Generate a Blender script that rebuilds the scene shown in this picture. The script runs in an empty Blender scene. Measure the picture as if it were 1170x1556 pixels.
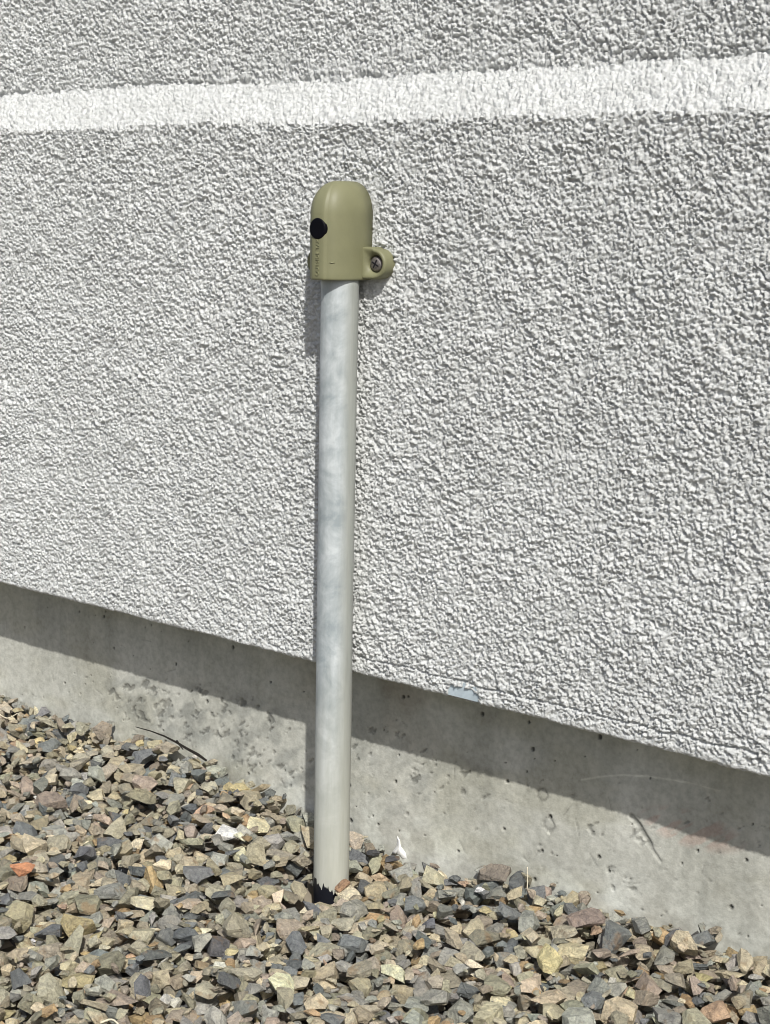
import bpy, bmesh, math, random
import numpy as np
from mathutils import Matrix, Vector

random.seed(7)
rng = np.random.default_rng(11)
scene = bpy.context.scene
COL = scene.collection

# ------------------------------------------------------------------ camera
CAM_POS = np.array([1.23809326, -1.51420471, 0.92417042])
CAM_R = np.array([[0.78371478, 0.62078438, 0.02044281],     # image right
                  [0.13246975, -0.13490093, -0.98196411],   # image down
                  [-0.60683022, 0.77228783, -0.187959]])    # forward
FPX, PXW, PXH = 2350.0, 1170.0, 1556.0
cd = bpy.data.cameras.new('camera')
cd.sensor_fit = 'HORIZONTAL'
cd.sensor_width = 36.0
cd.lens = 36.0 * FPX / PXW
cd.clip_start = 0.02
cd.clip_end = 500.0
cam = bpy.data.objects.new('camera', cd)
COL.objects.link(cam)
m = Matrix.Identity(4)
for i in range(3):
    m[i][0] = CAM_R[0][i]
    m[i][1] = -CAM_R[1][i]
    m[i][2] = -CAM_R[2][i]
    m[i][3] = CAM_POS[i]
cam.matrix_world = m
scene.camera = cam

# ------------------------------------------------------------------ sky, sun, exposure
SUN_EL, SUN_AZ = math.radians(47.0), math.radians(135.0)     # azimuth clockwise from +Y
world = bpy.data.worlds.new('World')
scene.world = world
world.use_nodes = True
wn = world.node_tree
sky = wn.nodes.new('ShaderNodeTexSky')
sky.sky_type = 'NISHITA'
sky.sun_disc = False
sky.sun_elevation = SUN_EL
sky.sun_rotation = SUN_AZ
sky.air_density = 0.9
sky.dust_density = 2.6                      # bright milky summer sky
bg = wn.nodes['Background']
bg.inputs['Strength'].default_value = 0.102
wn.links.new(sky.outputs[0], bg.inputs[0])

sd = bpy.data.lights.new('sun', 'SUN')
sd.energy = 4.5
sd.angle = math.radians(0.8)
sd.color = (1.0, 0.978, 0.935)
sun = bpy.data.objects.new('sun', sd)
COL.objects.link(sun)
Ls = Vector((math.sin(SUN_AZ) * math.cos(SUN_EL), math.cos(SUN_AZ) * math.cos(SUN_EL), math.sin(SUN_EL)))
sun.rotation_euler = Ls.to_track_quat('Z', 'Y').to_euler()
sun.location = Ls * 5

scene.view_settings.view_transform = 'Standard'
scene.view_settings.look = 'None'
scene.view_settings.exposure = 0.0
scene.view_settings.gamma = 1.0
scene.view_settings.use_curve_mapping = False
scene.cycles.filter_width = 1.0          # crisp phone-camera pixels

# ------------------------------------------------------------------ noise helpers (numpy)
TAB = rng.random(65536).astype(np.float32)


def hsh(ix, iy, seed):
    ix = ix.astype(np.int64)
    iy = iy.astype(np.int64)
    v = (ix * 73856093) ^ (iy * 19349663) ^ (seed * 83492791)
    v = (v ^ (v >> 13)) * 1274126177
    return TAB[(v ^ (v >> 16)) & 65535]


def vnoise(x, y, seed):
    ix, iy = np.floor(x), np.floor(y)
    fx, fy = x - ix, y - iy
    fx = fx * fx * (3 - 2 * fx)
    fy = fy * fy * (3 - 2 * fy)
    a, b = hsh(ix, iy, seed), hsh(ix + 1, iy, seed)
    c, d = hsh(ix, iy + 1, seed), hsh(ix + 1, iy + 1, seed)
    return (a * (1 - fx) + b * fx) * (1 - fy) + (c * (1 - fx) + d * fx) * fy


def fbm(x, y, seed, octv=3):
    s, a, t = 0, 1.0, 0
    for o in range(octv):
        s = s + a * vnoise(x * 2 ** o, y * 2 ** o, seed + o * 17)
        t += a
        a *= 0.5
    return s / t


def bumps(x, y, s, seed, keep=0.85):
    """crumbs of render: union of jittered, turned ellipsoid caps, one per cell of size s"""
    gx, gy = np.floor(x / s), np.floor(y / s)
    h = np.zeros_like(x)
    for dx in (-1, 0, 1):
        for dy in (-1, 0, 1):
            cx, cy = gx + dx, gy + dy
            px = (cx + 0.05 + 0.9 * hsh(cx, cy, seed)) * s
            py = (cy + 0.05 + 0.9 * hsh(cx, cy, seed + 1)) * s
            r = s * (0.45 + 0.5 * hsh(cx, cy, seed + 2))
            c = 0.45 + 0.55 * hsh(cx, cy, seed + 3)
            c = np.where(hsh(cx, cy, seed + 4) > keep, 0.0, c)
            an = -0.55 + 2.0 * (hsh(cx, cy, seed + 5) - 0.5)
            el = 0.48 + 0.5 * hsh(cx, cy, seed + 6)
            ca, sa = np.cos(an), np.sin(an)
            ux, uy = x - px, y - py
            a, b = (ux * ca + uy * sa) / r, (-ux * sa + uy * ca) / (r * el)
            h = np.maximum(h, c * np.maximum(0.0, 1 - a * a - b * b) ** 0.4)
    return h


# ------------------------------------------------------------------ mesh helpers
def link(o, parent=None):
    COL.objects.link(o)
    if parent is not None:
        o.parent = parent
    return o


def obj(name, me, mat=None, parent=None):
    if mat is not None and not me.materials:
        me.materials.append(mat)
    return link(bpy.data.objects.new(name, me), parent)


def empty(name, loc, label, cat):
    o = bpy.data.objects.new(name, None)
    o.empty_display_size = 0.05
    o.location = loc
    o['label'] = label
    o['category'] = cat
    COL.objects.link(o)
    return o


def grid_mesh(name, V, smooth=True):
    ny, nx = V.shape[:2]
    me = bpy.data.meshes.new(name)
    idx = np.arange(ny * nx).reshape(ny, nx)
    q = np.stack([idx[:-1, :-1], idx[:-1, 1:], idx[1:, 1:], idx[1:, :-1]], -1).reshape(-1, 4)
    me.vertices.add(ny * nx)
    me.vertices.foreach_set('co', V.astype(np.float32).ravel())
    me.loops.add(q.size)
    me.loops.foreach_set('vertex_index', q.astype(np.int32).ravel())
    me.polygons.add(len(q))
    me.polygons.foreach_set('loop_start', np.arange(0, q.size, 4, dtype=np.int32))
    me.polygons.foreach_set('loop_total', np.full(len(q), 4, dtype=np.int32))
    me.update(calc_edges=True)
    me.polygons.foreach_set('use_smooth', np.full(len(q), smooth))
    return me


def bm_mesh(name, bm, smooth=False):
    bmesh.ops.recalc_face_normals(bm, faces=bm.faces)
    me = bpy.data.meshes.new(name)
    bm.to_mesh(me)
    bm.free()
    if smooth:
        me.polygons.foreach_set('use_smooth', np.full(len(me.polygons), True))
    return me


def skin_rings(bm, rings, closed=True, cap0=True, cap1=True):
    R = [[bm.verts.new(p) for p in r] for r in rings]
    n = len(rings[0])
    for a, b in zip(R[:-1], R[1:]):
        for i in range(n if closed else n - 1):
            j = (i + 1) % n
            bm.faces.new((a[i], a[j], b[j], b[i]))
    if cap0:
        bm.faces.new(R[0][::-1])
    if cap1:
        bm.faces.new(R[-1])
    return R


def tube(bm, pts, radii, n=8):
    pts = [Vector(p) for p in pts]
    rings = []
    for i, p in enumerate(pts):
        t = (pts[min(i + 1, len(pts) - 1)] - pts[max(i - 1, 0)]).normalized()
        a = t.cross(Vector((0.13, 0.2, 0.97))).normalized()
        b = t.cross(a)
        rings.append([p + (a * math.cos(k * 2 * math.pi / n) + b * math.sin(k * 2 * math.pi / n)) * radii[i] for k in range(n)])
    skin_rings(bm, rings)


# ------------------------------------------------------------------ materials
def new_mat(name, rough=0.8, spec=0.3):
    mt = bpy.data.materials.new(name)
    mt.use_nodes = True
    nt = mt.node_tree
    b = nt.nodes['Principled BSDF']
    b.inputs['Roughness'].default_value = rough
    b.inputs['Specular IOR Level'].default_value = spec
    return mt, nt, b


def N(nt, typ, **kw):
    n = nt.nodes.new(typ)
    for k, v in kw.items():
        setattr(n, k, v)
    return n


def noise(nt, vec, scale, detail=4.0, rough=0.55, dist=0.0):
    n = N(nt, 'ShaderNodeTexNoise')
    n.inputs['Scale'].default_value = scale
    n.inputs['Detail'].default_value = detail
    n.inputs['Roughness'].default_value = rough
    n.inputs['Distortion'].default_value = dist
    if vec is not None:
        nt.links.new(vec, n.inputs['Vector'])
    return n.outputs['Fac']


def ramp(nt, fac, stops):
    r = N(nt, 'ShaderNodeValToRGB')
    e = r.color_ramp.elements
    while len(e) < len(stops):
        e.new(0.5)
    for el, (p, c) in zip(e, stops):
        el.position = p
        el.color = (*c, 1.0) if len(c) == 3 else c
    nt.links.new(fac, r.inputs[0])
    return r.outputs[0]


def mix(nt, fac, a, b, blend='MIX'):
    n = N(nt, 'ShaderNodeMix', data_type='RGBA', blend_type=blend)
    for sock, v in ((n.inputs[0], fac), (n.inputs[6], a), (n.inputs[7], b)):
        if hasattr(v, 'is_linked'):
            nt.links.new(v, sock)
        else:
            sock.default_value = v if not isinstance(v, tuple) or len(v) == 4 else (*v, 1.0)
    return n.outputs[2]


def math_n(nt, op, a, b=0.0, c=0.0):
    n = N(nt, 'ShaderNodeMath', operation=op)
    for i, v in enumerate((a, b, c)):
        if hasattr(v, 'is_linked'):
            nt.links.new(v, n.inputs[i])
        else:
            n.inputs[i].default_value = v
    return n.outputs[0]


def bump(nt, bsdf, h, dist, strength=1.0, normal=None):
    b = N(nt, 'ShaderNodeBump')
    b.inputs['Distance'].default_value = dist
    b.inputs['Strength'].default_value = strength
    nt.links.new(h, b.inputs['Height'])
    if normal is not None:
        nt.links.new(normal, b.inputs['Normal'])
    nt.links.new(b.outputs[0], bsdf.inputs['Normal'])


def pos(nt):
    return N(nt, 'ShaderNodeNewGeometry').outputs['Position']


def m_stucco():
    mt, nt, b = new_mat('white_stucco', 0.92, 0.2)
    p = pos(nt)
    c = ramp(nt, noise(nt, p, 5.0, 5), [(0.3, (0.69, 0.705, 0.69)), (0.7, (0.77, 0.785, 0.77))])
    s = ramp(nt, noise(nt, p, 260.0, 3), [(0.35, (0.86, 0.86, 0.86)), (0.6, (1, 1, 1))])
    nt.links.new(mix(nt, 1.0, c, s, 'MULTIPLY'), b.inputs['Base Color'])
    vo = N(nt, 'ShaderNodeTexVoronoi')
    vo.inputs['Scale'].default_value = 230.0
    wv = N(nt, 'ShaderNodeVectorMath', operation='MULTIPLY_ADD')
    nz = N(nt, 'ShaderNodeTexNoise')
    nz.inputs['Scale'].default_value = 260.0
    nt.links.new(p, nz.inputs['Vector'])
    nt.links.new(nz.outputs['Color'], wv.inputs[0])
    wv.inputs[1].default_value = (0.004, 0.004, 0.004)
    nt.links.new(p, wv.inputs[2])
    nt.links.new(wv.outputs[0], vo.inputs['Vector'])
    co = N(nt, 'ShaderNodeAttribute', attribute_name='coarse').outputs['Fac']
    crumbs = math_n(nt, 'MULTIPLY', math_n(nt, 'MULTIPLY', vo.outputs['Distance'], -3.0), co)
    bump(nt, b, math_n(nt, 'ADD', noise(nt, p, 420.0, 5, 0.7), crumbs), 0.0030, 1.0)
    return mt


def m_concrete():
    mt, nt, b = new_mat('cast_concrete', 0.9, 0.25)
    p = pos(nt)
    at = N(nt, 'ShaderNodeAttribute', attribute_name='stain_shade')
    mp = N(nt, 'ShaderNodeMapping')
    mp.inputs['Scale'].default_value = (1.0, 1.0, 0.45)
    nt.links.new(p, mp.inputs[0])
    c = ramp(nt, noise(nt, mp.outputs[0], 9.0, 7, 0.62, 0.6),
             [(0.3, (0.39, 0.39, 0.345)), (0.5, (0.475, 0.475, 0.425)), (0.72, (0.555, 0.555, 0.505))])
    s = ramp(nt, noise(nt, p, 120.0, 6, 0.7), [(0.3, (0.76, 0.76, 0.745)), (0.6, (1.04, 1.04, 1.03))])
    c = mix(nt, 1.0, c, s, 'MULTIPLY')
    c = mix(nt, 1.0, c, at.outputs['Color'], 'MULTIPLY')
    nt.links.new(c, b.inputs['Base Color'])
    bump(nt, b, noise(nt, p, 380.0, 5, 0.6), 0.0008, 0.55)
    return mt


def m_stone(name, source):
    mt, nt, b = new_mat(name, 0.82, 0.32)
    p = pos(nt)
    if source == 'object':
        oi = N(nt, 'ShaderNodeObjectInfo')
        col, off = oi.outputs['Color'], oi.outputs['Random']
    else:
        at = N(nt, 'ShaderNodeAttribute', attribute_name='shade')
        col, off = at.outputs['Color'], at.outputs['Alpha']
    o3 = N(nt, 'ShaderNodeCombineXYZ')
    for i, k in enumerate((31.0, 17.0, 23.0)):
        nt.links.new(math_n(nt, 'MULTIPLY', off, k), o3.inputs[i])
    va = N(nt, 'ShaderNodeVectorMath', operation='ADD')
    nt.links.new(p, va.inputs[0])
    nt.links.new(o3.outputs[0], va.inputs[1])
    v = va.outputs[0]
    # mottled mineral tone
    c = mix(nt, 1.0, col, ramp(nt, noise(nt, v, 90.0, 6, 0.65, 0.8), [(0.28, (0.6, 0.6, 0.62)), (0.5, (1, 1, 1)), (0.72, (1.32, 1.28, 1.2))]), 'MULTIPLY')
    c = mix(nt, 1.0, c, ramp(nt, noise(nt, v, 420.0, 4, 0.7), [(0.3, (0.72, 0.72, 0.74)), (0.62, (1.12, 1.12, 1.1))]), 'MULTIPLY')
    # rusty weathering on some faces
    rf = ramp(nt, noise(nt, v, 38.0, 4, 0.6), [(0.60, (0, 0, 0)), (0.70, (0.55, 0.55, 0.55))])
    c = mix(nt, rf, c, (0.27, 0.17, 0.085))
    # pale mineral film and thin veins
    vf = ramp(nt, noise(nt, v, 55.0, 6, 0.7, 1.5), [(0.62, (0, 0, 0)), (0.72, (0.5, 0.5, 0.5))])
    c = mix(nt, vf, c, (0.42, 0.40, 0.35))
    nt.links.new(c, b.inputs['Base Color'])
    hh = math_n(nt, 'ADD', noise(nt, v, 160.0, 6, 0.62), math_n(nt, 'MULTIPLY', noise(nt, v, 600.0, 3, 0.6), 0.25))
    bump(nt, b, hh, 0.0065, 1.0)
    return mt


def m_ground():
    mt, nt, b = new_mat('gravel_bedding', 0.95, 0.15)
    p = pos(nt)
    vo = N(nt, 'ShaderNodeTexVoronoi')
    vo.inputs['Scale'].default_value = 48.0
    nt.links.new(p, vo.inputs['Vector'])
    c = ramp(nt, vo.outputs['Color'], [(0.2, (0.09, 0.09, 0.09)), (0.5, (0.2, 0.18, 0.14)), (0.8, (0.3, 0.26, 0.2))])
    nt.links.new(c, b.inputs['Base Color'])
    bump(nt, b, vo.outputs['Distance'], -0.02, 0.9)
    return mt


def m_pipe():
    mt, nt, b = new_mat('chalky_painted_pvc', 0.5, 0.35)
    tc = N(nt, 'ShaderNodeTexCoord').outputs['Object']
    st = N(nt, 'ShaderNodeMapping')
    st.inputs['Scale'].default_value = (1.0, 1.0, 0.1)
    nt.links.new(tc, st.inputs[0])
    streak = noise(nt, st.outputs[0], 130.0, 5, 0.6)
    mott = noise(nt, tc, 24.0, 6, 0.65, 0.5)
    c = ramp(nt, mott, [(0.36, (0.28, 0.318, 0.33)), (0.50, (0.385, 0.42, 0.428)), (0.64, (0.51, 0.545, 0.55))])
    c = mix(nt, 1.0, c, ramp(nt, streak, [(0.3, (0.90, 0.90, 0.89)), (0.6, (1.03, 1.03, 1.03))]), 'MULTIPLY')
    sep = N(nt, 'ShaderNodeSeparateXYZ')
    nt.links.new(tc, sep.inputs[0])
    # paler mottled band down the outward face, plainer grey towards the side
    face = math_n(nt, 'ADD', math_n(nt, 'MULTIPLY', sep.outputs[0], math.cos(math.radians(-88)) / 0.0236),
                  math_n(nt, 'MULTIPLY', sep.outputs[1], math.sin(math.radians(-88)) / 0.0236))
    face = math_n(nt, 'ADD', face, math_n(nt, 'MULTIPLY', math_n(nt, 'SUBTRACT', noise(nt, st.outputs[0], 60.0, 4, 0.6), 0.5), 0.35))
    pale_band = ramp(nt, face, [(0.20, (0, 0, 0)), (0.72, (1, 1, 1))])
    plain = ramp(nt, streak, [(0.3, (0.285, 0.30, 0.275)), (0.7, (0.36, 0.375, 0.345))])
    c = mix(nt, pale_band, plain, c)
    z = sep.outputs[2]
    # creamier paint coat on the lower part, with an uneven edge
    zz = math_n(nt, 'ADD', z, math_n(nt, 'MULTIPLY', math_n(nt, 'SUBTRACT', noise(nt, st.outputs[0], 45.0, 4), 0.5), 0.16))
    low = ramp(nt, math_n(nt, 'MULTIPLY', zz, 2.0), [(0.18, (1, 1, 1)), (0.72, (0, 0, 0))])
    c = mix(nt, low, c, mix(nt, 1.0, ramp(nt, streak, [(0.3, (0.40, 0.405, 0.345)), (0.7, (0.475, 0.48, 0.42))]), (1, 1, 1), 'MULTIPLY'))
    # scuffs
    sc = ramp(nt, noise(nt, st.outputs[0], 75.0, 3, 0.5), [(0.70, (0, 0, 0)), (0.76, (0.5, 0.5, 0.5))])
    c = mix(nt, sc, c, (0.30, 0.31, 0.30))
    # paint runs ending above the bare black foot
    dr = N(nt, 'ShaderNodeMapping')
    dr.inputs['Scale'].default_value = (170.0, 170.0, 9.0)
    nt.links.new(tc, dr.inputs[0])
    dn = noise(nt, dr.outputs[0], 1.0, 1.5, 0.5)
    dn2 = noise(nt, tc, 40.0, 1, 0.5)
    edge = math_n(nt, 'ADD', math_n(nt, 'MULTIPLY', math_n(nt, 'SUBTRACT', dn, 0.5), 0.06),
                  math_n(nt, 'MULTIPLY', math_n(nt, 'SUBTRACT', dn2, 0.5), 0.02))
    ez = math_n(nt, 'ADD', math_n(nt, 'ADD', edge, z), math_n(nt, 'ADD', math_n(nt, 'MULTIPLY', sep.outputs[0], 0.36), math_n(nt, 'MULTIPLY', sep.outputs[1], 0.30)))
    cut = math_n(nt, 'MINIMUM', math_n(nt, 'GREATER_THAN', ez, 0.0475), math_n(nt, 'GREATER_THAN', z, 0.034))
    cut = math_n(nt, 'MAXIMUM', cut, math_n(nt, 'GREATER_THAN', z, 0.0585))
    c = mix(nt, cut, (0.008, 0.009, 0.014), c)
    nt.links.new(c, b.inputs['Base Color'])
    bump(nt, b, streak, 0.0006, 0.3)
    return mt


def m_plain(name, rgb, rough=0.6, spec=0.35, var=0.12, scale=60.0, bd=0.0004, metal=0.0):
    mt, nt, b = new_mat(name, rough, spec)
    b.inputs['Metallic'].default_value = metal
    p = pos(nt)
    lo, hi = tuple(x * (1 - var) for x in rgb), tuple(x * (1 + var) for x in rgb)
    nt.links.new(ramp(nt, noise(nt, p, scale, 5, 0.6), [(0.3, lo), (0.7, hi)]), b.inputs['Base Color'])
    bump(nt, b, noise(nt, p, scale * 12, 4, 0.6), bd, 0.6)
    return mt


M_stucco, M_conc, M_ground, M_pipe = m_stucco(), m_concrete(), m_ground(), m_pipe()
M_stone_o, M_stone_s = m_stone('crushed_stone', 'object'), m_stone('crushed_stone_mixed', 'attribute')
M_cap = m_plain('olive_plastic', (0.185, 0.184, 0.103), 0.52, 0.4, 0.07, 30.0, 0.00025)
M_black = m_plain('black_rubber', (0.0022, 0.0022, 0.004), 0.5, 0.12, 0.1)
M_screw = m_plain('weathered_steel', (0.22, 0.20, 0.19), 0.42, 0.5, 0.4, 320.0, 0.0006, 0.75)
M_slot = m_plain('dark_recess', (0.012, 0.011, 0.014), 0.7, 0.2)
M_chip = m_plain('blue_grey_base_coat', (0.42, 0.49, 0.53), 0.85, 0.2, 0.12, 90.0, 0.0008)
M_twig = m_plain('dark_bark', (0.022, 0.019, 0.016), 0.85, 0.2, 0.4, 200.0, 0.001)
M_straw = m_plain('dry_straw', (0.62, 0.56, 0.42), 0.75, 0.25, 0.15, 120.0)
M_paint = m_plain('white_paint', (0.8, 0.8, 0.77), 0.6, 0.3, 0.05)

# ------------------------------------------------------------------ the wall: profile from the underside of the render up to the top
FY = 0.086                                  # face of the foundation
LB, LT, SET = 1.041, 1.096, 0.054          # ledge foot, ledge head, set-back of the upper wall
ZB = 0.334
path = []                                   # (y, z, ny, nz, amplitude)
for y in np.linspace(FY + 0.006, 0.006, 24):
    path.append((y, ZB, 0.0, -1.0, 0.25))
for a in np.linspace(80, 10, 6):
    r = 0.006
    a = math.radians(a)
    path.append((r - r * math.cos(a), ZB + r - r * math.sin(a), -math.cos(a), -math.sin(a), 0.6))
z = ZB + 0.007
while z < LB - 0.002:
    path.append((0.0, z, -1.0, 0.0, 1.0))
    z += 0.0013
path.append((0.0, LB - 0.0008, -0.95, 0.3, 0.9))
n_l = len(path) - 1
for t in np.linspace(0.03, 0.97, 45):
    k = min(1.0, min(t, 1 - t) / 0.08)
    path.append((SET * t, LB + (LT - LB) * t, -0.72, 0.694, 1.28))
path.append((SET, LT + 0.001, -0.95, 0.3, 0.9))
n_u = len(path) - 1
z = LT + 0.0025
while z < 1.265:
    path.append((SET, z, -1.0, 0.0, 1.0))
    z += 0.0013
dz = 0.0019
while z < 2.7:
    path.append((SET, z, -1.0, 0.0, 1.0))
    z += dz
    dz *= 1.032 if dz < 0.004 else 1.12
path = np.array(path)
xs = list(np.arange(-0.80, 0.64, 0.0013))
dx = 0.0018
x = xs[-1]
while x < 3.0:
    dx *= 1.032 if dx < 0.004 else 1.12
    x += dx
    xs.append(x)
dx = 0.0021
x = xs[0]
left = []
while x > -3.5:
    if x < -1.12:
        dx *= 1.05 if dx < 0.004 else 1.15
    x -= dx
    left.append(x)
xs = np.array(left[::-1] + xs)
arc = np.concatenate([[0], np.cumsum(np.hypot(np.diff(path[:, 0]), np.diff(path[:, 1])))])
X, S = np.meshgrid(xs, arc)
Z0 = np.repeat(path[:, 1][:, None], len(xs), 1)
wx = X + 0.0018 * (vnoise(X / 0.0034, S / 0.0034, 1) - 0.5) + 0.004 * (vnoise(X / 0.015, S / 0.015, 5) - 0.5)
ws = S + 0.0018 * (vnoise(X / 0.0034, S / 0.0034, 2) - 0.5) + 0.004 * (vnoise(X / 0.015, S / 0.015, 6) - 0.5)
H = 0.0057 * bumps(wx, ws, 0.0035, 21, 0.60)
H = np.maximum(H, 0.0048 * bumps(wx + 0.5, ws + 0.3, 0.0027, 41, 0.48))
H = np.maximum(H, 0.0028 * bumps(wx + 0.9, ws + 0.7, 0.0022, 141, 0.6))
H *= 0.62 + 0.75 * fbm(X / 0.022, S / 0.022, 61, 2)
H += 0.0016 * (fbm(X / 0.010, S / 0.010, 71, 2) - 0.5)
H += 0.0030 * (fbm(X / 0.07, S / 0.07, 81, 3) - 0.5)
H += 0.0015 * (rng.random(X.shape) - 0.5)
pk = np.clip((fbm(wx / 0.0055, ws / 0.0040, 151, 2) - 0.62 + 0.10 * fbm(X / 0.12, S / 0.12, 161, 2)) / 0.07, 0, 1)
H -= 0.0016 * pk                                # pores where a crumb never stuck
H = np.maximum(H, -0.0012)
# hairline crack above the lower edge, right of the conduit
zc = 0.3575 + 0.0035 * (fbm(X / 0.03, X * 0, 95, 4) - 0.5) * 2
cr = np.exp(-((Z0 - zc) / 0.0012) ** 2) * np.clip((X + 0.03) / 0.03, 0, 1) * (vnoise(X / 0.04, X * 0, 97) > 0.22) * (path[:, 2][:, None] < -0.9)
H -= 0.0045 * cr
# the chip where the render has come off
ch = ((np.abs((X - 0.1765 + (Z0 - 0.342) * 0.1) / 0.0245) ** 3 + np.abs((Z0 - 0.339) / 0.0115) ** 3) < 1.0 + 0.35 * (vnoise(X / 0.005, S / 0.005, 99) - 0.5))
amp = path[:, 4][:, None]
sp_x = np.gradient(xs)[None, :]
sp_s = np.maximum(np.gradient(arc), 0.0013)[:, None]
fine = np.clip((0.0044 - np.maximum(sp_x, sp_s)) / 0.0018, 0, 1)
D = (H * (0.12 + 0.88 * fine) + 0.0016 * (1 - fine) - 0.0026) * amp
D *= np.where(path[:, 2][:, None] < -0.05, 1 - 0.5 * np.exp(-((Z0 - ZB) / 0.011) ** 2), 1.0)     # the bead along the bottom is smoother
D -= 0.0034 * np.exp(-((Z0 - LT - 0.004 - 0.004 * (fbm(X / 0.012, X * 0, 173, 3) - 0.5)) / 0.0024) ** 2) * np.clip((fbm(X / 0.035, X * 0, 171, 4) - 0.50) / 0.08, 0, 1)   # broken gap over the ledge
foot = (np.abs(X + 0.0115) < 0.036) & (Z0 > 0.838) & (Z0 < 0.97) | (np.abs(X + 0.0085) < 0.062) & (Z0 > 0.843) & (Z0 < 0.888)
D = np.where(foot, np.minimum(D, -0.0005), D)
D = np.where(ch & (path[:, 2][:, None] < -0.1), -0.0035, D)
edge = np.exp(-np.maximum(0, Z0 - ZB) / 0.006)
led = np.exp(-((Z0 - LB) / 0.010) ** 2) + np.exp(-((Z0 - LT) / 0.010) ** 2)
dzb0 = 0.35
dzb = led * (0.009 * (fbm(X / 0.035, X * 0, 113, 4) - 0.5) + 0.008 * (vnoise(X / 0.25, Z0 * 9, 117) - 0.5)) + dzb0 * edge * (0.005 * (fbm(X / 0.012, X * 0, 103, 4) - 0.5) + 0.004 * (vnoise(X / 0.09, X * 0, 107) - 0.5))
V = np.empty(X.shape + (3,))
V[..., 0] = X
V[..., 1] = path[:, 0][:, None] + path[:, 2][:, None] * D
V[..., 2] = Z0 + path[:, 3][:, None] * D + dzb

wall = empty('house_wall', (0, 0.04, 0.0), 'rough white stuccoed house wall with a sloping ledge above a bare concrete foundation', 'wall')


def wall_part(name, sl, mat):
    W = V[sl].copy()
    W[..., 1] -= 0.04
    me = grid_mesh(name, W)
    at = me.attributes.new('coarse', 'FLOAT', 'POINT')
    at.data.foreach_set('value', (1 - fine[sl]).astype(np.float32).ravel())
    return obj(name, me, mat, wall)


wall_part('lower_stucco', slice(0, n_l + 1), M_stucco)
wall_part('sloped_ledge', slice(n_l, n_u + 1), M_stucco)
wall_part('upper_stucco', slice(n_u, None), M_stucco)

# bare base coat behind the chip
bm = bmesh.new()
ring = [(0.1765 + 0.027 * math.cos(a) * abs(math.cos(a)) ** -0.3, 0.343 + 0.0135 * math.sin(a)) for a in np.linspace(0.02, 2 * math.pi + 0.02, 28)[:-1]]
skin_rings(bm, [[(px, 0.0075 - 0.04, max(pz, 0.3365)) for px, pz in ring], [(px, 0.0018 - 0.04, max(pz, 0.3365)) for px, pz in ring]])
o = obj('exposed_base_coat', bm_mesh('exposed_base_coat', bm), M_chip, wall)
o['label'] = 'small blue grey patch where the stucco edge has chipped off'

# concrete foundation
fx = list(np.arange(-0.98, 0.72, 0.0018))
dx, x = 0.002, fx[-1]
while x < 3.0:
    dx *= 1.06
    x += dx
    fx.append(x)
dx, x, left = 0.002, fx[0], []
while x > -3.5:
    dx *= 1.06
    x -= dx
    left.append(x)
fx = np.array(left[::-1] + fx)
fz = np.concatenate([[-0.15, -0.05], np.arange(0.03, 0.347, 0.0016)])
X, Zf = np.meshgrid(fx, fz)
dep = 0.0016 * (fbm(X / 0.12, Zf / 0.12, 201, 3) - 0.5) + 0.0006 * (fbm(X / 0.008, Zf / 0.008, 211, 3) - 0.5)
stain_shade = np.ones(X.shape + (3,))


def region(cx, cz, rx, rz):
    return np.clip(1.6 * (1 - ((X - cx) / rx) ** 2 - ((Zf - cz) / rz) ** 2), 0, 1)


# honeycombed, picked-out patches; dirt and the shade of the pits darken the colour
hm = np.maximum.reduce([region(-0.44, 0.165, 0.20, 0.05), 0.9 * region(-0.22, 0.135, 0.13, 0.055), 0.75 * region(-0.30, 0.185, 0.2, 0.05),
                        0.55 * region(0.02, 0.175, 0.12, 0.085), 0.35 * region(0.13, 0.19, 0.1, 0.05), 0.18 * region(0.4, 0.17, 0.3, 0.1)])
u, w = (X * 0.8 + Zf * 0.6), (-X * 0.6 + Zf * 0.8)
g = fbm(u / 0.012, w / 0.0078, 221, 5) * 0.72 + fbm(X / 0.05, Zf / 0.03, 231, 3) * 0.28
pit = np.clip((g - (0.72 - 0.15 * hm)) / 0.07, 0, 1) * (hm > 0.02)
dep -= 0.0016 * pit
stain_shade *= (1 - 0.42 * pit)[..., None]
# bug holes; the shade of their depth is painted in as dark colour
for _ in range(150):
    hx, hz = rng.uniform(-0.95, 0.7), rng.uniform(0.06, 0.33)
    r = 0.0009 + 0.0024 * rng.random() ** 3
    i0, i1 = np.searchsorted(fx, [hx - 3 * r - .002, hx + 3 * r + .002])
    d2 = ((X[:, i0:i1] - hx) ** 2 + ((Zf[:, i0:i1] - hz) * 0.85) ** 2) / (r * r)
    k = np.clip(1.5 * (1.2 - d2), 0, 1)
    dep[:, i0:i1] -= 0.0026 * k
    stain_shade[:, i0:i1] *= (1 - 0.78 * k)[..., None]


def seg(pts, width):
    d = np.full(X.shape, 9.0)
    for (ax, az), (bx, bz) in zip(pts[:-1], pts[1:]):
        t = np.clip(((X - ax) * (bx - ax) + (Zf - az) * (bz - az)) / ((bx - ax) ** 2 + (bz - az) ** 2), 0, 1)
        d = np.minimum(d, np.hypot(X - ax - t * (bx - ax), Zf - az - t * (bz - az)))
    return np.clip(1.5 - d / width, 0, 1)


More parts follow.
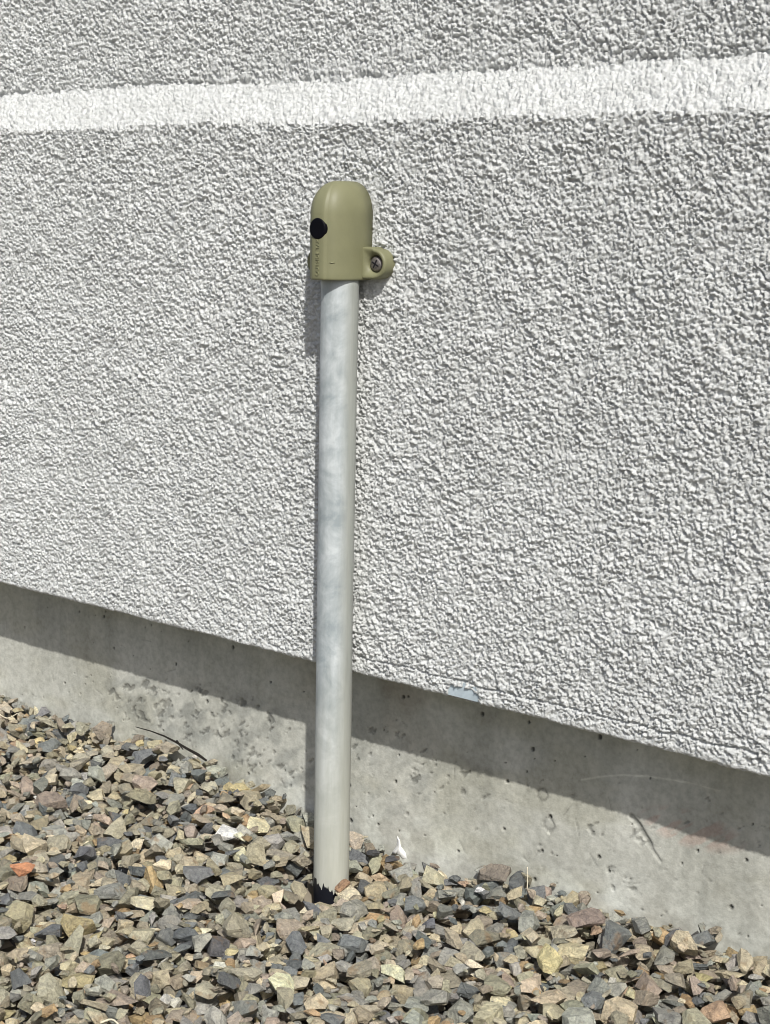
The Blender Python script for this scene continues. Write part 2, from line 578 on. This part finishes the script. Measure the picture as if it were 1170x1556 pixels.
jag = 0.004 * (fbm(X / 0.012, Zf / 0.012, 241, 3) - 0.5)
Xs = X
X = X + jag
k = seg([(0.374, 0.208), (0.388, 0.196), (0.400, 0.180)], 0.0034) + 0.6 * seg([(0.400, 0.18), (0.417, 0.1615)], 0.0016)
k = np.clip(k, 0, 1)
dep -= 0.0024 * k
stain_shade *= (1 - 0.42 * k)[..., None]  # dirt and the gouge's own shade, put into the colour
k = seg([(0.386, 0.182), (0.392, 0.180), (0.394, 0.184)], 0.0045)
stain_shade *= (1 + 0.22 * k)[..., None]
X = Xs
for cx_, cz_ in ((0.2454, 0.2026), (0.257, 0.1658)):       # two filled form-tie marks
    d = np.hypot((X - cx_) / 0.008, (Zf - cz_) / 0.0085)
    rim = np.exp(-((d - 1 + (vnoise(X / 0.004, Zf / 0.004, 251) - .5) * .5) / 0.22) ** 2)
    dep -= 0.0009 * rim + 0.0007 * (d < 1)
    stain_shade *= (1 - 0.30 * rim - 0.08 * (d < 1))[..., None]
k = seg([(0.257, 0.1545), (0.258, 0.1535)], 0.0016)
stain_shade += 0.9 * k[..., None]
# pale arc scratch
arcp = [(0.302, 0.2371), (0.33, 0.2485), (0.36, 0.258), (0.393, 0.2645), (0.43, 0.2685), (0.46, 0.2705), (0.4885, 0.2693)]
k = seg(arcp, 0.0011) * (0.35 + 0.65 * vnoise(X / 0.02, Zf / 0.02, 261))
stain_shade += 0.42 * k[..., None]
for _ in range(46):                                          # little scratches, mostly leaning
    sx, sz = rng.uniform(-0.8, 0.62), rng.uniform(0.10, 0.30)
    ln, an = rng.uniform(0.004, 0.022), rng.normal(0.6, 0.5) + (math.pi / 2 if rng.random() < .25 else 0)
    i0, i1 = np.searchsorted(fx, [sx - .03, sx + .03])
    Xa, Za = X[:, i0:i1], Zf[:, i0:i1]
    ex, ez_ = sx + ln * math.cos(an), sz - ln * math.sin(an)
    t = np.clip(((Xa - sx) * (ex - sx) + (Za - sz) * (ez_ - sz)) / ln ** 2, 0, 1)
    kk = np.clip(1.4 - np.hypot(Xa - sx - t * (ex - sx), Za - sz - t * (ez_ - sz)) / 0.0009, 0, 1)
    if rng.random() < 0.7:
        dep[:, i0:i1] -= 0.0007 * kk
        stain_shade[:, i0:i1] *= (1 - 0.25 * kk)[..., None]
    else:
        stain_shade[:, i0:i1] *= (1 + 0.14 * kk)[..., None]
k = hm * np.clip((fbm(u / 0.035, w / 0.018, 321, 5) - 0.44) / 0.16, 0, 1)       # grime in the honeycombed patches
stain_shade *= 1 - k[..., None] * np.array([0.30, 0.29, 0.28])
# reddish smear, tannin bloom, lime bloom along the gravel, vertical runs
k = region(0.455, 0.213, 0.075, 0.026) * np.clip((fbm(u / 0.03, w / 0.008, 271, 4) - 0.47) / 0.12, 0, 1)
stain_shade *= 1 - k[..., None] * np.array([-0.01, 0.14, 0.16])
k = np.clip((fbm(X / 0.10, Zf / 0.05, 281, 4) - 0.5) / 0.2, 0, 1)
stain_shade *= 1 - k[..., None] * np.array([0.07, 0.08, 0.12])
k = np.exp(-np.maximum(0, Zf - 0.095) / 0.03) * np.clip((fbm(X / 0.03, Zf / 0.03, 291, 4) - 0.40) / 0.2, 0, 1)
stain_shade *= 1 + k[..., None] * np.array([0.26, 0.28, 0.30])
k = np.clip((fbm(X / 0.018, Zf / 0.25, 301, 3) - 0.5) / 0.2, 0, 1)
stain_shade *= 1 - 0.07 * k[..., None]
k = np.exp(-((X + 0.02) / 0.13) ** 2) * np.clip((fbm(X / 0.05, Zf / 0.06, 311, 3) - 0.4) / 0.2, 0, 1) * np.clip((Zf - 0.2) / 0.08, 0, 1)
stain_shade *= 1 - k[..., None] * np.array([0.12, 0.17, 0.2])
V = np.stack([X, FY - 0.04 - dep, Zf], -1)
me = grid_mesh('concrete_foundation', V)
ca = me.color_attributes.new('stain_shade', 'FLOAT_COLOR', 'POINT')
ca.data.foreach_set('color', np.concatenate([np.clip(stain_shade, 0.1, 2.2), np.ones(X.shape + (1,))], -1).astype(np.float32).ravel())
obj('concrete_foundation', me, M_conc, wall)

# splash of white paint at the foot of the foundation
bm = bmesh.new()
ring = [(0.0145, 0.0838), (0.0176, 0.0769), (0.0195, 0.0707), (0.0254, 0.0666), (0.0301, 0.0621), (0.032, 0.0549), (0.0246, 0.0519), (0.0176, 0.0566), (0.0118, 0.056), (0.0038, 0.0527), (0.0071, 0.0595), (0.0116, 0.0656), (0.0137, 0.071), (0.0135, 0.0797)]
skin_rings(bm, [[(px, 0.0478, pz) for px, pz in ring], [(px, 0.0458, pz) for px, pz in ring], [(0.026 + (px - 0.026) * 0.6, 0.0446, 0.066 + (pz - 0.066) * 0.8) for px, pz in ring]])
obj('paint_splash', bm_mesh('paint_splash', bm, True), M_paint, wall)

# ------------------------------------------------------------------ conduit riser
PX, PY, PR = -0.0085, -0.028, 0.0236
riser = empty('conduit_riser', (PX, PY, 0.0), 'grey plastic pipe with an olive end cap standing upright against the stucco wall', 'pipe')
bm = bmesh.new()
n = 72
rings = []
for z_ in np.concatenate([[-0.05], np.linspace(0.0, 0.86, 40)]):
    w_ = 0.0003 * math.sin(z_ * 9) + 0.0002 * math.sin(z_ * 23 + 1)
    rings.append([((PR + w_ * 0.5) * math.cos(a) + w_, (PR + w_ * 0.5) * math.sin(a), z_) for a in np.linspace(0, 2 * math.pi, n + 1)[:-1]])
skin_rings(bm, rings)
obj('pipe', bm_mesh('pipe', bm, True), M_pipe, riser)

# cap: U-shaped in plan with a raised strip down its nose and a domed head
CB, CD_, CT = 0.8455, 0.9235, 0.9655
half = [(0.0300, 0.029), (0.0300, 0.010), (0.0298, 0.000), (0.0290, -0.008), (0.0276, -0.015), (0.0252, -0.022), (0.0220, -0.0285), (0.0188, -0.0325), (0.0155, -0.0352), (0.0128, -0.0366), (0.0116, -0.0372), (0.0108, -0.0392), (0.0088, -0.0402), (0.0045, -0.0406)]
CX = -0.0025
plan = half + [(-x_, y_) for x_, y_ in half[::-1]]


def ring_at(kx, ky, z_, inset=0.0):
    out = []
    for x_, y_ in plan:
        yy = y_ * ky if y_ < 0 else y_ * (0.8 + 0.2 * ky)
        s = 1 - inset / 0.03
        out.append((CX + x_ * kx * s, yy * s if yy < 0 else yy, z_))
    return out


rings = [ring_at(1, 1, CB + 0.006, 0.0028), ring_at(1, 1, CB + 0.0004, 0.0022), ring_at(1, 1, CB, 0.0012), ring_at(1, 1, CB + 0.0012, 0.0002), ring_at(1, 1, CB + 0.003)]
for z_ in np.linspace(CB + 0.01, CD_, 9):
    rings.append(ring_at(1, 1, z_))
for th in np.linspace(0, 86, 16)[1:]:
    t = math.radians(th)
    k = math.cos(t) ** 0.86
    rings.append(ring_at(k, k, CD_ + (CT - CD_) * math.sin(t)))
bm = bmesh.new()
skin_rings(bm, rings)
cap = obj('end_cap', bm_mesh('end_cap', bm, True), M_cap, riser)

EZ = 0.8660
for s in (1, -1):                                  # the two screw ears
    ex = 0.0450 if s > 0 else 0.0462
    n = 56
    angs = np.linspace(0, 2 * math.pi, n + 1)[:-1]
    R0 = []
    for a in angs:
        c_, s_ = math.cos(a), math.sin(a)
        r = 0.0185
        if c_ < 0:
            top = 0.0205 if s_ > 0 else 0.0190
            r = min((ex - 0.0245) / max(-c_, 1e-6), top / max(abs(s_), 1e-6))
        R0.append(r)
    R0 = np.array(R0)

    def er(k, off, y_):
        return [(s * (ex + (r * k + off) * math.cos(a)), y_, EZ + (r * k + off) * math.sin(a)) for a, r in zip(angs, R0)]

    def ci(r_, y_):
        return [(s * (ex + r_ * math.cos(a)), y_, EZ + r_ * math.sin(a)) for a in angs]

    bm = bmesh.new()
    skin_rings(bm, [er(1, 0, 0.030), er(1, 0, 0.0145), er(1, -0.0006, 0.0118), er(1, -0.0016, 0.0103), er(1, -0.0032, 0.0098), er(0.74, 0, 0.0106),
                    ci(0.0116, 0.0128), ci(0.0108, 0.0150), ci(0.0100, 0.0225), ci(0.004, 0.0228)], cap0=False)
    obj('screw_ear', bm_mesh('screw_ear', bm, True), M_cap, cap)
    bm = bmesh.new()
    skin_rings(bm, [ci(0.0093, 0.0226), ci(0.0093, 0.0162), ci(0.0087, 0.0146), ci(0.0072, 0.0136), ci(0.0048, 0.0130), ci(0.002, 0.0128)], cap0=False)
    sc_ = obj('screw', bm_mesh('screw', bm, True), M_screw, riser)
    bm = bmesh.new()
    for q in (0, 1):
        a = math.radians(62 + 90 * q)
        ux, uz = math.cos(a), math.sin(a)
        L_, W_ = 0.0056, 0.0011
        y0, y1 = 0.0142, 0.01245 - 0.0001 * q
        cs = [(L_, W_ * 0.6), (L_, -W_ * 0.6), (0, -W_), (-L_, -W_ * 0.6), (-L_, W_ * 0.6), (0, W_)]
        skin_rings(bm, [[(s * ex + l * ux - v_ * uz, yy, EZ + l * uz + v_ * ux) for l, v_ in cs] for yy in (y0, y1)])
    obj('drive_slot', bm_mesh('drive_slot', bm), M_slot, sc_)

# black plug in the nose
bm = bmesh.new()
n = 48
rings = []
for r_, y_ in ((0.0128, -0.015), (0.0128, -0.0405), (0.0122, -0.0414), (0.0108, -0.0417), (0.006, -0.0414), (0.002, -0.0413)):
    rings.append([(CX + r_ * math.cos(a), y_, 0.9075 + r_ * math.sin(a)) for a in np.linspace(0, 2 * math.pi, n + 1)[:-1]])
skin_rings(bm, rings)
obj('hole_plug', bm_mesh('hole_plug', bm, True), M_black, cap)

# moulded lettering up the nose strip, and the short mould mark on the flank
tx = bpy.data.curves.new('lettering', 'FONT')
tx.body = 'OUTSIDE TAP'
tx.size = 0.0071
tx.extrude = 0.0005
tx.bevel_depth = 0.0001
tx.space_character = 1.02
tx.align_x = 'LEFT'
tx.materials.append(M_cap)
tmp = link(bpy.data.objects.new('lettering_curve', tx))
me = bpy.data.meshes.new_from_object(tmp.evaluated_get(bpy.context.evaluated_depsgraph_get()))
bpy.data.objects.remove(tmp)
me.name = 'lettering'
to = obj('lettering', me, M_cap, cap)
to.matrix_local = Matrix(((0, -1, 0, CX + 0.0026), (0, 0, -1, -0.0408), (1, 0, 0, 0.8505), (0, 0, 0, 1)))
bm = bmesh.new()
tube(bm, [(CX + 0.0155, -0.0355, 0.8672), (CX + 0.0178, -0.0336, 0.8668), (CX + 0.0200, -0.0313, 0.8670)], [0.0006, 0.0008, 0.0006], 6)
obj('mould_mark', bm_mesh('mould_mark', bm, True), M_cap, cap)

# ------------------------------------------------------------------ gravel
wxp = np.array([-3, -0.85, -0.6, -0.45, -0.35, -0.2, -0.14, -0.05, 0.015, 0.06, 0.126, 0.26, 0.42, 0.6, 3])
wzp = np.array([.112, .112, .112, .122, .114, .097, .092, .068, .050, .052, .070, .094, .100, .102, .1])


def target(x, y):
    w = np.exp(-np.maximum(0, 0.08 - y) / 0.13)
    t = np.interp(x, wxp, wzp) * w + 0.073 * (1 - w)
    t = t - 0.030 * np.exp(-((x + 0.012) ** 2 + (y + 0.055) ** 2) / 0.0035) - 0.041 * np.exp(-((x + 0.006) ** 2 + (y + 0.074) ** 2) / 0.0030)
    return t + 0.016 * (fbm(np.asarray(x) / 0.12 + 50, np.asarray(y) / 0.12 + 50, 401, 2) - 0.5)


gx = np.concatenate([[-40, -15, -6, -3, -2], np.arange(-1.3, 1.1, 0.02), [1.6, 2.5, 6, 15, 40]])
gy = np.concatenate([[-60, -20, -8, -4, -2, -1.4], np.arange(-1.0, 0.10, 0.02), [0.12]])
GX, GY = np.meshgrid(gx, gy)
TG = target(np.clip(GX, -2, 2), np.clip(GY, -2, 2)) - 0.034
ds = np.maximum.reduce([GX - 0.82, -1.02 - GX, -0.72 - GY, GX * 0])
TG = TG + 0.03 * np.clip(ds / 0.15, 0, 1)
ground = obj('ground', grid_mesh('ground', np.stack([GX, GY, TG], -1)), M_ground)
ground['kind'] = 'structure'


def make_shape(k):
    """broken rock: a convex solid cut by random planes; returns (verts, faces, normals, dists)"""
    while True:
        npl = int(rng.integers(9, 14))
        i = np.arange(npl)
        ph = np.arccos(1 - 2 * (i + 0.5) / npl)
        th = math.pi * (1 + 5 ** .5) * i + rng.uniform(0, 6)
        nn = np.stack([np.cos(th) * np.sin(ph), np.sin(th) * np.sin(ph), np.cos(ph)], 1) + rng.normal(0, 0.30, (npl, 3))
        nn /= np.linalg.norm(nn, axis=1)[:, None]
        dd = rng.uniform(0.62, 1.0, npl)
        A, B, C_ = np.array([(a, b, c) for a in range(npl) for b in range(a) for c in range(b)]).T
        M3 = np.stack([nn[A], nn[B], nn[C_]], 1)
        det = np.linalg.det(M3)
        ok = np.abs(det) > 0.02
        P = np.linalg.solve(M3[ok], np.stack([dd[A], dd[B], dd[C_]], 1)[ok][..., None])[..., 0]
        inside = (P @ nn.T <= dd + 1e-9).all(1)
        P = P[inside]
        T3 = np.stack([A, B, C_], 1)[ok][inside]
        if len(P) < 8 or np.abs(P).max() > 2.2:
            continue
        if k % 5 < 2:
            sc = np.array([1.0, rng.uniform(.5, .85), rng.uniform(.22, .36)])
        else:
            sc = np.array([1.0, rng.uniform(.6, .95), rng.uniform(.38, .72)])
        # shear a little so that opposite faces are not parallel
        Sm = np.diag(sc)
        Sm[0, 1] = rng.uniform(-.25, .25)
        Sm[0, 2] = rng.uniform(-.3, .3) * sc[2]
        faces = []
        for p in range(npl):
            vi = np.where((T3 == p).any(1))[0]
            if len(vi) < 3:
                continue
            c0 = P[vi].mean(0)
            a = np.cross(nn[p], [0.3, 0.5, 0.81])
            a /= np.linalg.norm(a)
            b2 = np.cross(nn[p], a)
            o_ = np.argsort(np.arctan2((P[vi] - c0) @ b2, (P[vi] - c0) @ a))
            faces.append(list(vi[o_]))
        P2 = P @ Sm.T + rng.normal(0, 0.035, P.shape)
        Si = np.linalg.inv(Sm)
        n2 = nn @ Si
        ln = np.linalg.norm(n2, axis=1)
        n2 /= ln[:, None]
        d2 = dd / ln
        ext = P2.max(0) - P2.min(0)
        s_ = 1.0 / ext.max()
        return P2 * s_, faces, n2, d2 * s_


rng = np.random.default_rng(23)
bank = [make_shape(k) for k in range(110)]
bank_me = []
for P, F, _, _ in bank:
    me = bpy.data.meshes.new('stone')
    me.from_pydata([tuple(p) for p in P], [], F)
    me.materials.append(M_stone_o)
    bank_me.append(me)

PAL = [((0.305, 0.285, 0.222), 26), ((0.385, 0.340, 0.250), 20), ((0.290, 0.290, 0.265), 23), ((0.155, 0.165, 0.170), 12), ((0.325, 0.280, 0.230), 15),
       ((0.34, 0.25, 0.15), 3.0), ((0.56, 0.50, 0.375), 5), ((0.43, 0.37, 0.22), 2), ((0.64, 0.62, 0.56), 1.0), ((0.42, 0.30, 0.22), 0.8)]
PW = np.array([w for _, w in PAL], float)
PW /= PW.sum()


def rot_random(tilt):
    q = Matrix.Rotation(rng.uniform(0, 2 * math.pi), 3, 'Z')
    t = Matrix.Rotation(abs(rng.normal(0, tilt)), 3, Vector((math.cos(a := rng.uniform(0, 6.283)), math.sin(a), 0)))
    if rng.random() < 0.5:
        q = q @ Matrix.Rotation(math.pi, 3, 'X')
    return np.array(t @ q)


G = 0.002
X0, Y0, NX, NY = -1.12, -0.80, 1000, 450
hxs, hys = X0 + (np.arange(NX) + .5) * G, Y0 + (np.arange(NY) + .5) * G
HXX, HYY = np.meshgrid(hxs, hys)
TT = target(HXX, HYY)
HM = TT - 0.034
HM[np.hypot(HXX - PX, HYY - PY) < PR + 0.001] = 9.0
HM[:, :][HYY > FY - 0.0012] = 9.0
stones = []                                   # (shape, R*size, centre, colour)


def settle(k, size, A, x, y):
    P, _, nn, dd = bank[k]
    n_ = nn @ A.T
    d_ = dd * size
    rad = np.abs((P * size) @ A.T)[:, :2].max() + G
    i0, i1 = int((x - rad - X0) / G), int((x + rad - X0) / G) + 1
    j0, j1 = int((y - rad - Y0) / G), int((y + rad - Y0) / G) + 1
    if i0 < 0 or j0 < 0 or i1 >= NX or j1 >= NY:
        return None
    xx, yy = HXX[j0:j1, i0:i1] - x, HYY[j0:j1, i0:i1] - y
    lin = d_[:, None, None] - n_[:, 0, None, None] * xx - n_[:, 1, None, None] * yy
    nz = n_[:, 2]
    up, dn, sd_ = nz > 0.03, nz < -0.03, np.abs(nz) <= 0.03
    top = (lin[up] / nz[up][:, None, None]).min(0)
    bot = (lin[dn] / nz[dn][:, None, None]).max(0)
    ok = top > bot
    if sd_.any():
        ok &= (lin[sd_] >= 0).all(0)
    if ok.sum() < 4:
        return None
    gap = HM[j0:j1, i0:i1] - bot
    g_ = gap[ok]
    if g_.max() > 5:
        return None
    z_ = np.quantile(g_, 0.93)
    return z_, (slice(j0, j1), slice(i0, i1)), ok, top


def colour(i=None):
    c = np.array(PAL[rng.choice(len(PAL), p=PW) if i is None else i][0])
    return np.clip(c * np.array([1.06, 1.06, 1.01]) * rng.uniform(0.74, 1.40) * (1 + rng.normal(0, 0.02, 3)), 0.02, 0.75)


def put(k, size, A, x, y, lim, col=None):
    r = settle(k, size, A, x, y)
    if r is None:
        return False
    z_, sl, ok, top = r
    tz = float(target(np.array([x]), np.array([y]))[0])
    if z_ > tz + lim + (0.014 if math.hypot(x + 0.01, y + 0.065) < 0.075 else 0.0):
        return False
    H_ = HM[sl]
    H_[ok] = np.maximum(H_[ok], z_ + top[ok])
    stones.append((k, size, A, np.array([x, y, z_]), colour() if col is None else np.array(col)))
    return True


def in_region(x, y):
    if y > FY - 0.002 or x < -1.08 or x > 0.84 or y < -0.76:
        return False
    # triangle seen by the camera plus a margin for a step to the side
    return y > -0.80 + 0.0 * x and (y > 0.08 - 0.78 * (x + 1.22)) and (y > -0.78 + 0.95 * (x - 0.18))


def cell(x, y):
    return HM[min(NY - 1, max(0, int((y - Y0) / G))), min(NX - 1, max(0, int((x - X0) / G)))]


def scatter(count, lo, hi, tilt, cand, lim):
    done = tries = 0
    while done < count and tries < count * 2:
        tries += 1
        best = None
        for _ in range(cand):
            while True:
                x_, y_ = rng.uniform(-1.08, 0.84), rng.uniform(-0.76, FY - 0.004)
                if in_region(x_, y_):
                    break
            q_ = cell(x_, y_) - TT[min(NY - 1, int((y_ - Y0) / G)), min(NX - 1, int((x_ - X0) / G))]
            if best is None or q_ < best[0]:
                best = (q_, x_, y_)
        size = lo + (hi - lo) * rng.random() ** 1.7
        if put(int(rng.integers(len(bank))), size, rot_random(tilt), best[1], best[2], lim):
            done += 1


scatter(2500, 0.017, 0.038, 0.28, 3, 0.003)
scatter(3500, 0.013, 0.042, 0.38, 5, 0.005)
scatter(2000, 0.008, 0.020, 0.5, 8, 0.005)


def special(size, x, y, col, kind=None, rz=0.0, tilt=(0, 0)):
    A = np.array(Matrix.Rotation(tilt[0], 3, 'X') @ Matrix.Rotation(tilt[1], 3, 'Y') @ Matrix.Rotation(rz, 3, 'Z'))
    kind = int(rng.integers(len(bank))) if kind is None else kind
    for step in range(8):
        if put(kind, size, A, x + 0.0016 * step, y - 0.0020 * step, 0.5, col):
            break


# stones one can single out
special(0.031, -0.006, -0.064, (0.22, 0.225, 0.22), 5, 0.75, (0.35, -0.45))        # slate wedge at the foot of the pipe
special(0.022, 0.029, -0.050, (0.33, 0.21, 0.13), None, 1.2, (0.7, 0.2))         # reddish chip beside it
special(0.045, 0.200, 0.050, (0.23, 0.20, 0.165), None, 0.3, (0.5, 0.2))
special(0.021, 0.036, 0.045, (0.09, 0.09, 0.095), 20, 0.8, (0.1, 0))
special(0.021, 0.008, 0.040, (0.09, 0.09, 0.095), 25, 0.1, (0.1, 0))
special(0.032, 0.455, 0.052, (0.12, 0.12, 0.12), 10, 1.3, (1.0, 0.3))
special(0.046, 0.36, 0.010, (0.26, 0.21, 0.18), None, 0.8, (0.3, 0.1))
special(0.032, -0.27, -0.33, (0.50, 0.24, 0.13), None, 0.8, (0.3, 0.1))

# which stones show largest in the photograph: splat sampled faces into a coarse depth buffer
cnt = np.zeros(len(stones))
pp, dd_, ii = [], [], []
bc = np.array([(1/3, 1/3, 1/3), (.7, .15, .15), (.15, .7, .15), (.15, .15, .7), (.45, .45, .1), (.45, .1, .45), (.1, .45, .45)])
tri_bank = [np.array([(f[0], f[j], f[j + 1]) for f in F for j in range(1, len(f) - 1)]) for _, F, _, _ in bank]
for i, (k, size, A, c, col) in enumerate(stones):
    W = (bank[k][0] * size) @ A.T + c
    t = W[tri_bank[k]]
    s_ = np.einsum('bk,tkd->tbd', bc, t).reshape(-1, 3) - CAM_POS
    q = s_ @ CAM_R.T
    pp.append(np.stack([q[:, 0] / q[:, 2] * FPX + PXW / 2, q[:, 1] / q[:, 2] * FPX + PXH / 2], 1))
    dd_.append(q[:, 2])
    ii.append(np.full(len(q), i))
pp, dd_, ii = np.concatenate(pp), np.concatenate(dd_), np.concatenate(ii)
okp = (pp[:, 0] > 0) & (pp[:, 0] < PXW) & (pp[:, 1] > 0) & (pp[:, 1] < PXH)
pp, dd_, ii = pp[okp], dd_[okp], ii[okp]
key = (pp[:, 1] // 5).astype(int) * 400 + (pp[:, 0] // 5).astype(int)
order = np.lexsort((dd_, key))
first = np.concatenate([[True], key[order][1:] != key[order][:-1]])
cnt = np.bincount(ii[order][first], minlength=len(stones))
big = set(np.argsort(-cnt)[:300].tolist())

sv, sf, sc_l, st, base = [], [], [], [], 0
for i, (k, size, A, c, col) in enumerate(stones):
    if i in big:
        o = bpy.data.objects.new('stone', bank_me[k])
        COL.objects.link(o)
        o.parent = ground
        mw = Matrix(((A * size).tolist())).to_4x4()
        mw.translation = Vector(c)
        o.matrix_local = mw
        o.color = (*col, 1.0)
    else:
        P, F, _, _ = bank[k]
        sv.append((P * size) @ A.T + c)
        for f in F:
            sf.extend([v + base for v in f])
            st.append(len(f))
        sc_l.append(np.tile([*col, rng.random()], (len(P), 1)))
        base += len(P)
sv, sc_l = np.concatenate(sv), np.concatenate(sc_l)
me = bpy.data.meshes.new('gravel')
me.vertices.add(len(sv))
me.vertices.foreach_set('co', sv.astype(np.float32).ravel())
me.loops.add(len(sf))
me.loops.foreach_set('vertex_index', np.array(sf, np.int32))
me.polygons.add(len(st))
me.polygons.foreach_set('loop_start', np.concatenate([[0], np.cumsum(st)[:-1]]).astype(np.int32))
me.polygons.foreach_set('loop_total', np.array(st, np.int32))
me.update(calc_edges=True)
me.polygons.foreach_set('use_smooth', np.zeros(len(st), bool))
ca = me.color_attributes.new('shade', 'FLOAT_COLOR', 'POINT')
ca.data.foreach_set('color', sc_l.astype(np.float32).ravel())
gr = obj('gravel', me, M_stone_s, ground)
gr['kind'] = 'stuff'


def top_z(x, y):
    j, i = int((y - Y0) / G), int((x - X0) / G)
    return float(np.max(HM[max(0, j - 2):j + 3, max(0, i - 2):i + 3]))


# ------------------------------------------------------------------ small litter
bm = bmesh.new()
px_ = [(-0.4986, 0.0735), (-0.463, 0.0725), (-0.4319, 0.071), (-0.402, 0.069), (-0.3745, 0.066), (-0.350, 0.063), (-0.330, 0.060)]
zz_ = [min(top_z(a, min(b, 0.074)), 0.14) if b < 0.074 else 0.125 for a, b in px_]
zt = [0.128, 0.1295, 0.129, 0.126, 0.1225, 0.1205, 0.117]
tube(bm, [(a, b - 0.0, max(min(z1, z2 + 0.010), z2)) for (a, b), z1, z2 in zip(px_, zz_, zt)], [0.0006, 0.0010, 0.0014, 0.0018, 0.0022, 0.0024, 0.0018], 8)
tube(bm, [(-0.402, 0.069, 0.1285), (-0.39, 0.064, 0.126), (-0.375, 0.056, 0.1245)], [0.0018, 0.0014, 0.0008], 6)
o = obj('twig', bm_mesh('twig', bm, True), M_twig)
o['label'] = 'thin dark twig lying along the foot of the concrete foundation'
o['category'] = 'twig'


def stalk(name, pts, r, label):
    bm = bmesh.new()
    P = [Vector(p) for p in pts]
    P2 = []
    for i in range(len(P) - 1):
        p0, p1, p2, p3 = P[max(i - 1, 0)], P[i], P[i + 1], P[min(i + 2, len(P) - 1)]
        for t in (0, .25, .5, .75):
            P2.append(0.5 * ((2 * p1) + (-p0 + p2) * t + (2 * p0 - 5 * p1 + 4 * p2 - p3) * t * t + (-p0 + 3 * p1 - 3 * p2 + p3) * t ** 3))
    P2.append(P[-1])
    tube(bm, P2, list(np.linspace(r, r * .6, len(P2))), 7)
    o = obj(name, bm_mesh(name, bm, True), M_straw)
    o['label'] = label
    o['category'] = 'dry stalk'
    o['group'] = 'dry stalks on the gravel'


def lay(pts, lift=0.001):
    return [(a, b, top_z(a, b) + lift + c) for a, b, c in pts]


stalk('dry_stalk', lay([(0.086, -0.515, 0.0), (0.095, -0.507, 0.004), (0.106, -0.505, 0.005), (0.120, -0.508, 0.001)]), 0.0012, 'pale curved dry stalk on the gravel in front of the pipe, by the bottom edge')
stalk('dry_stalk', lay([(-0.775, 0.020, 0.0), (-0.762, 0.030, 0.003), (-0.748, 0.040, 0.0)]), 0.0012, 'short pale straw on the gravel at the far left end of the foundation')
z_ = top_z(0.25, 0.05)
stalk('dry_stalk', [(0.250, 0.052, z_ - 0.002), (0.246, 0.058, z_ + 0.010), (0.243, 0.062, z_ + 0.022)], 0.0007, 'thin dry stem sticking up between stones right of the pipe near the foundation')
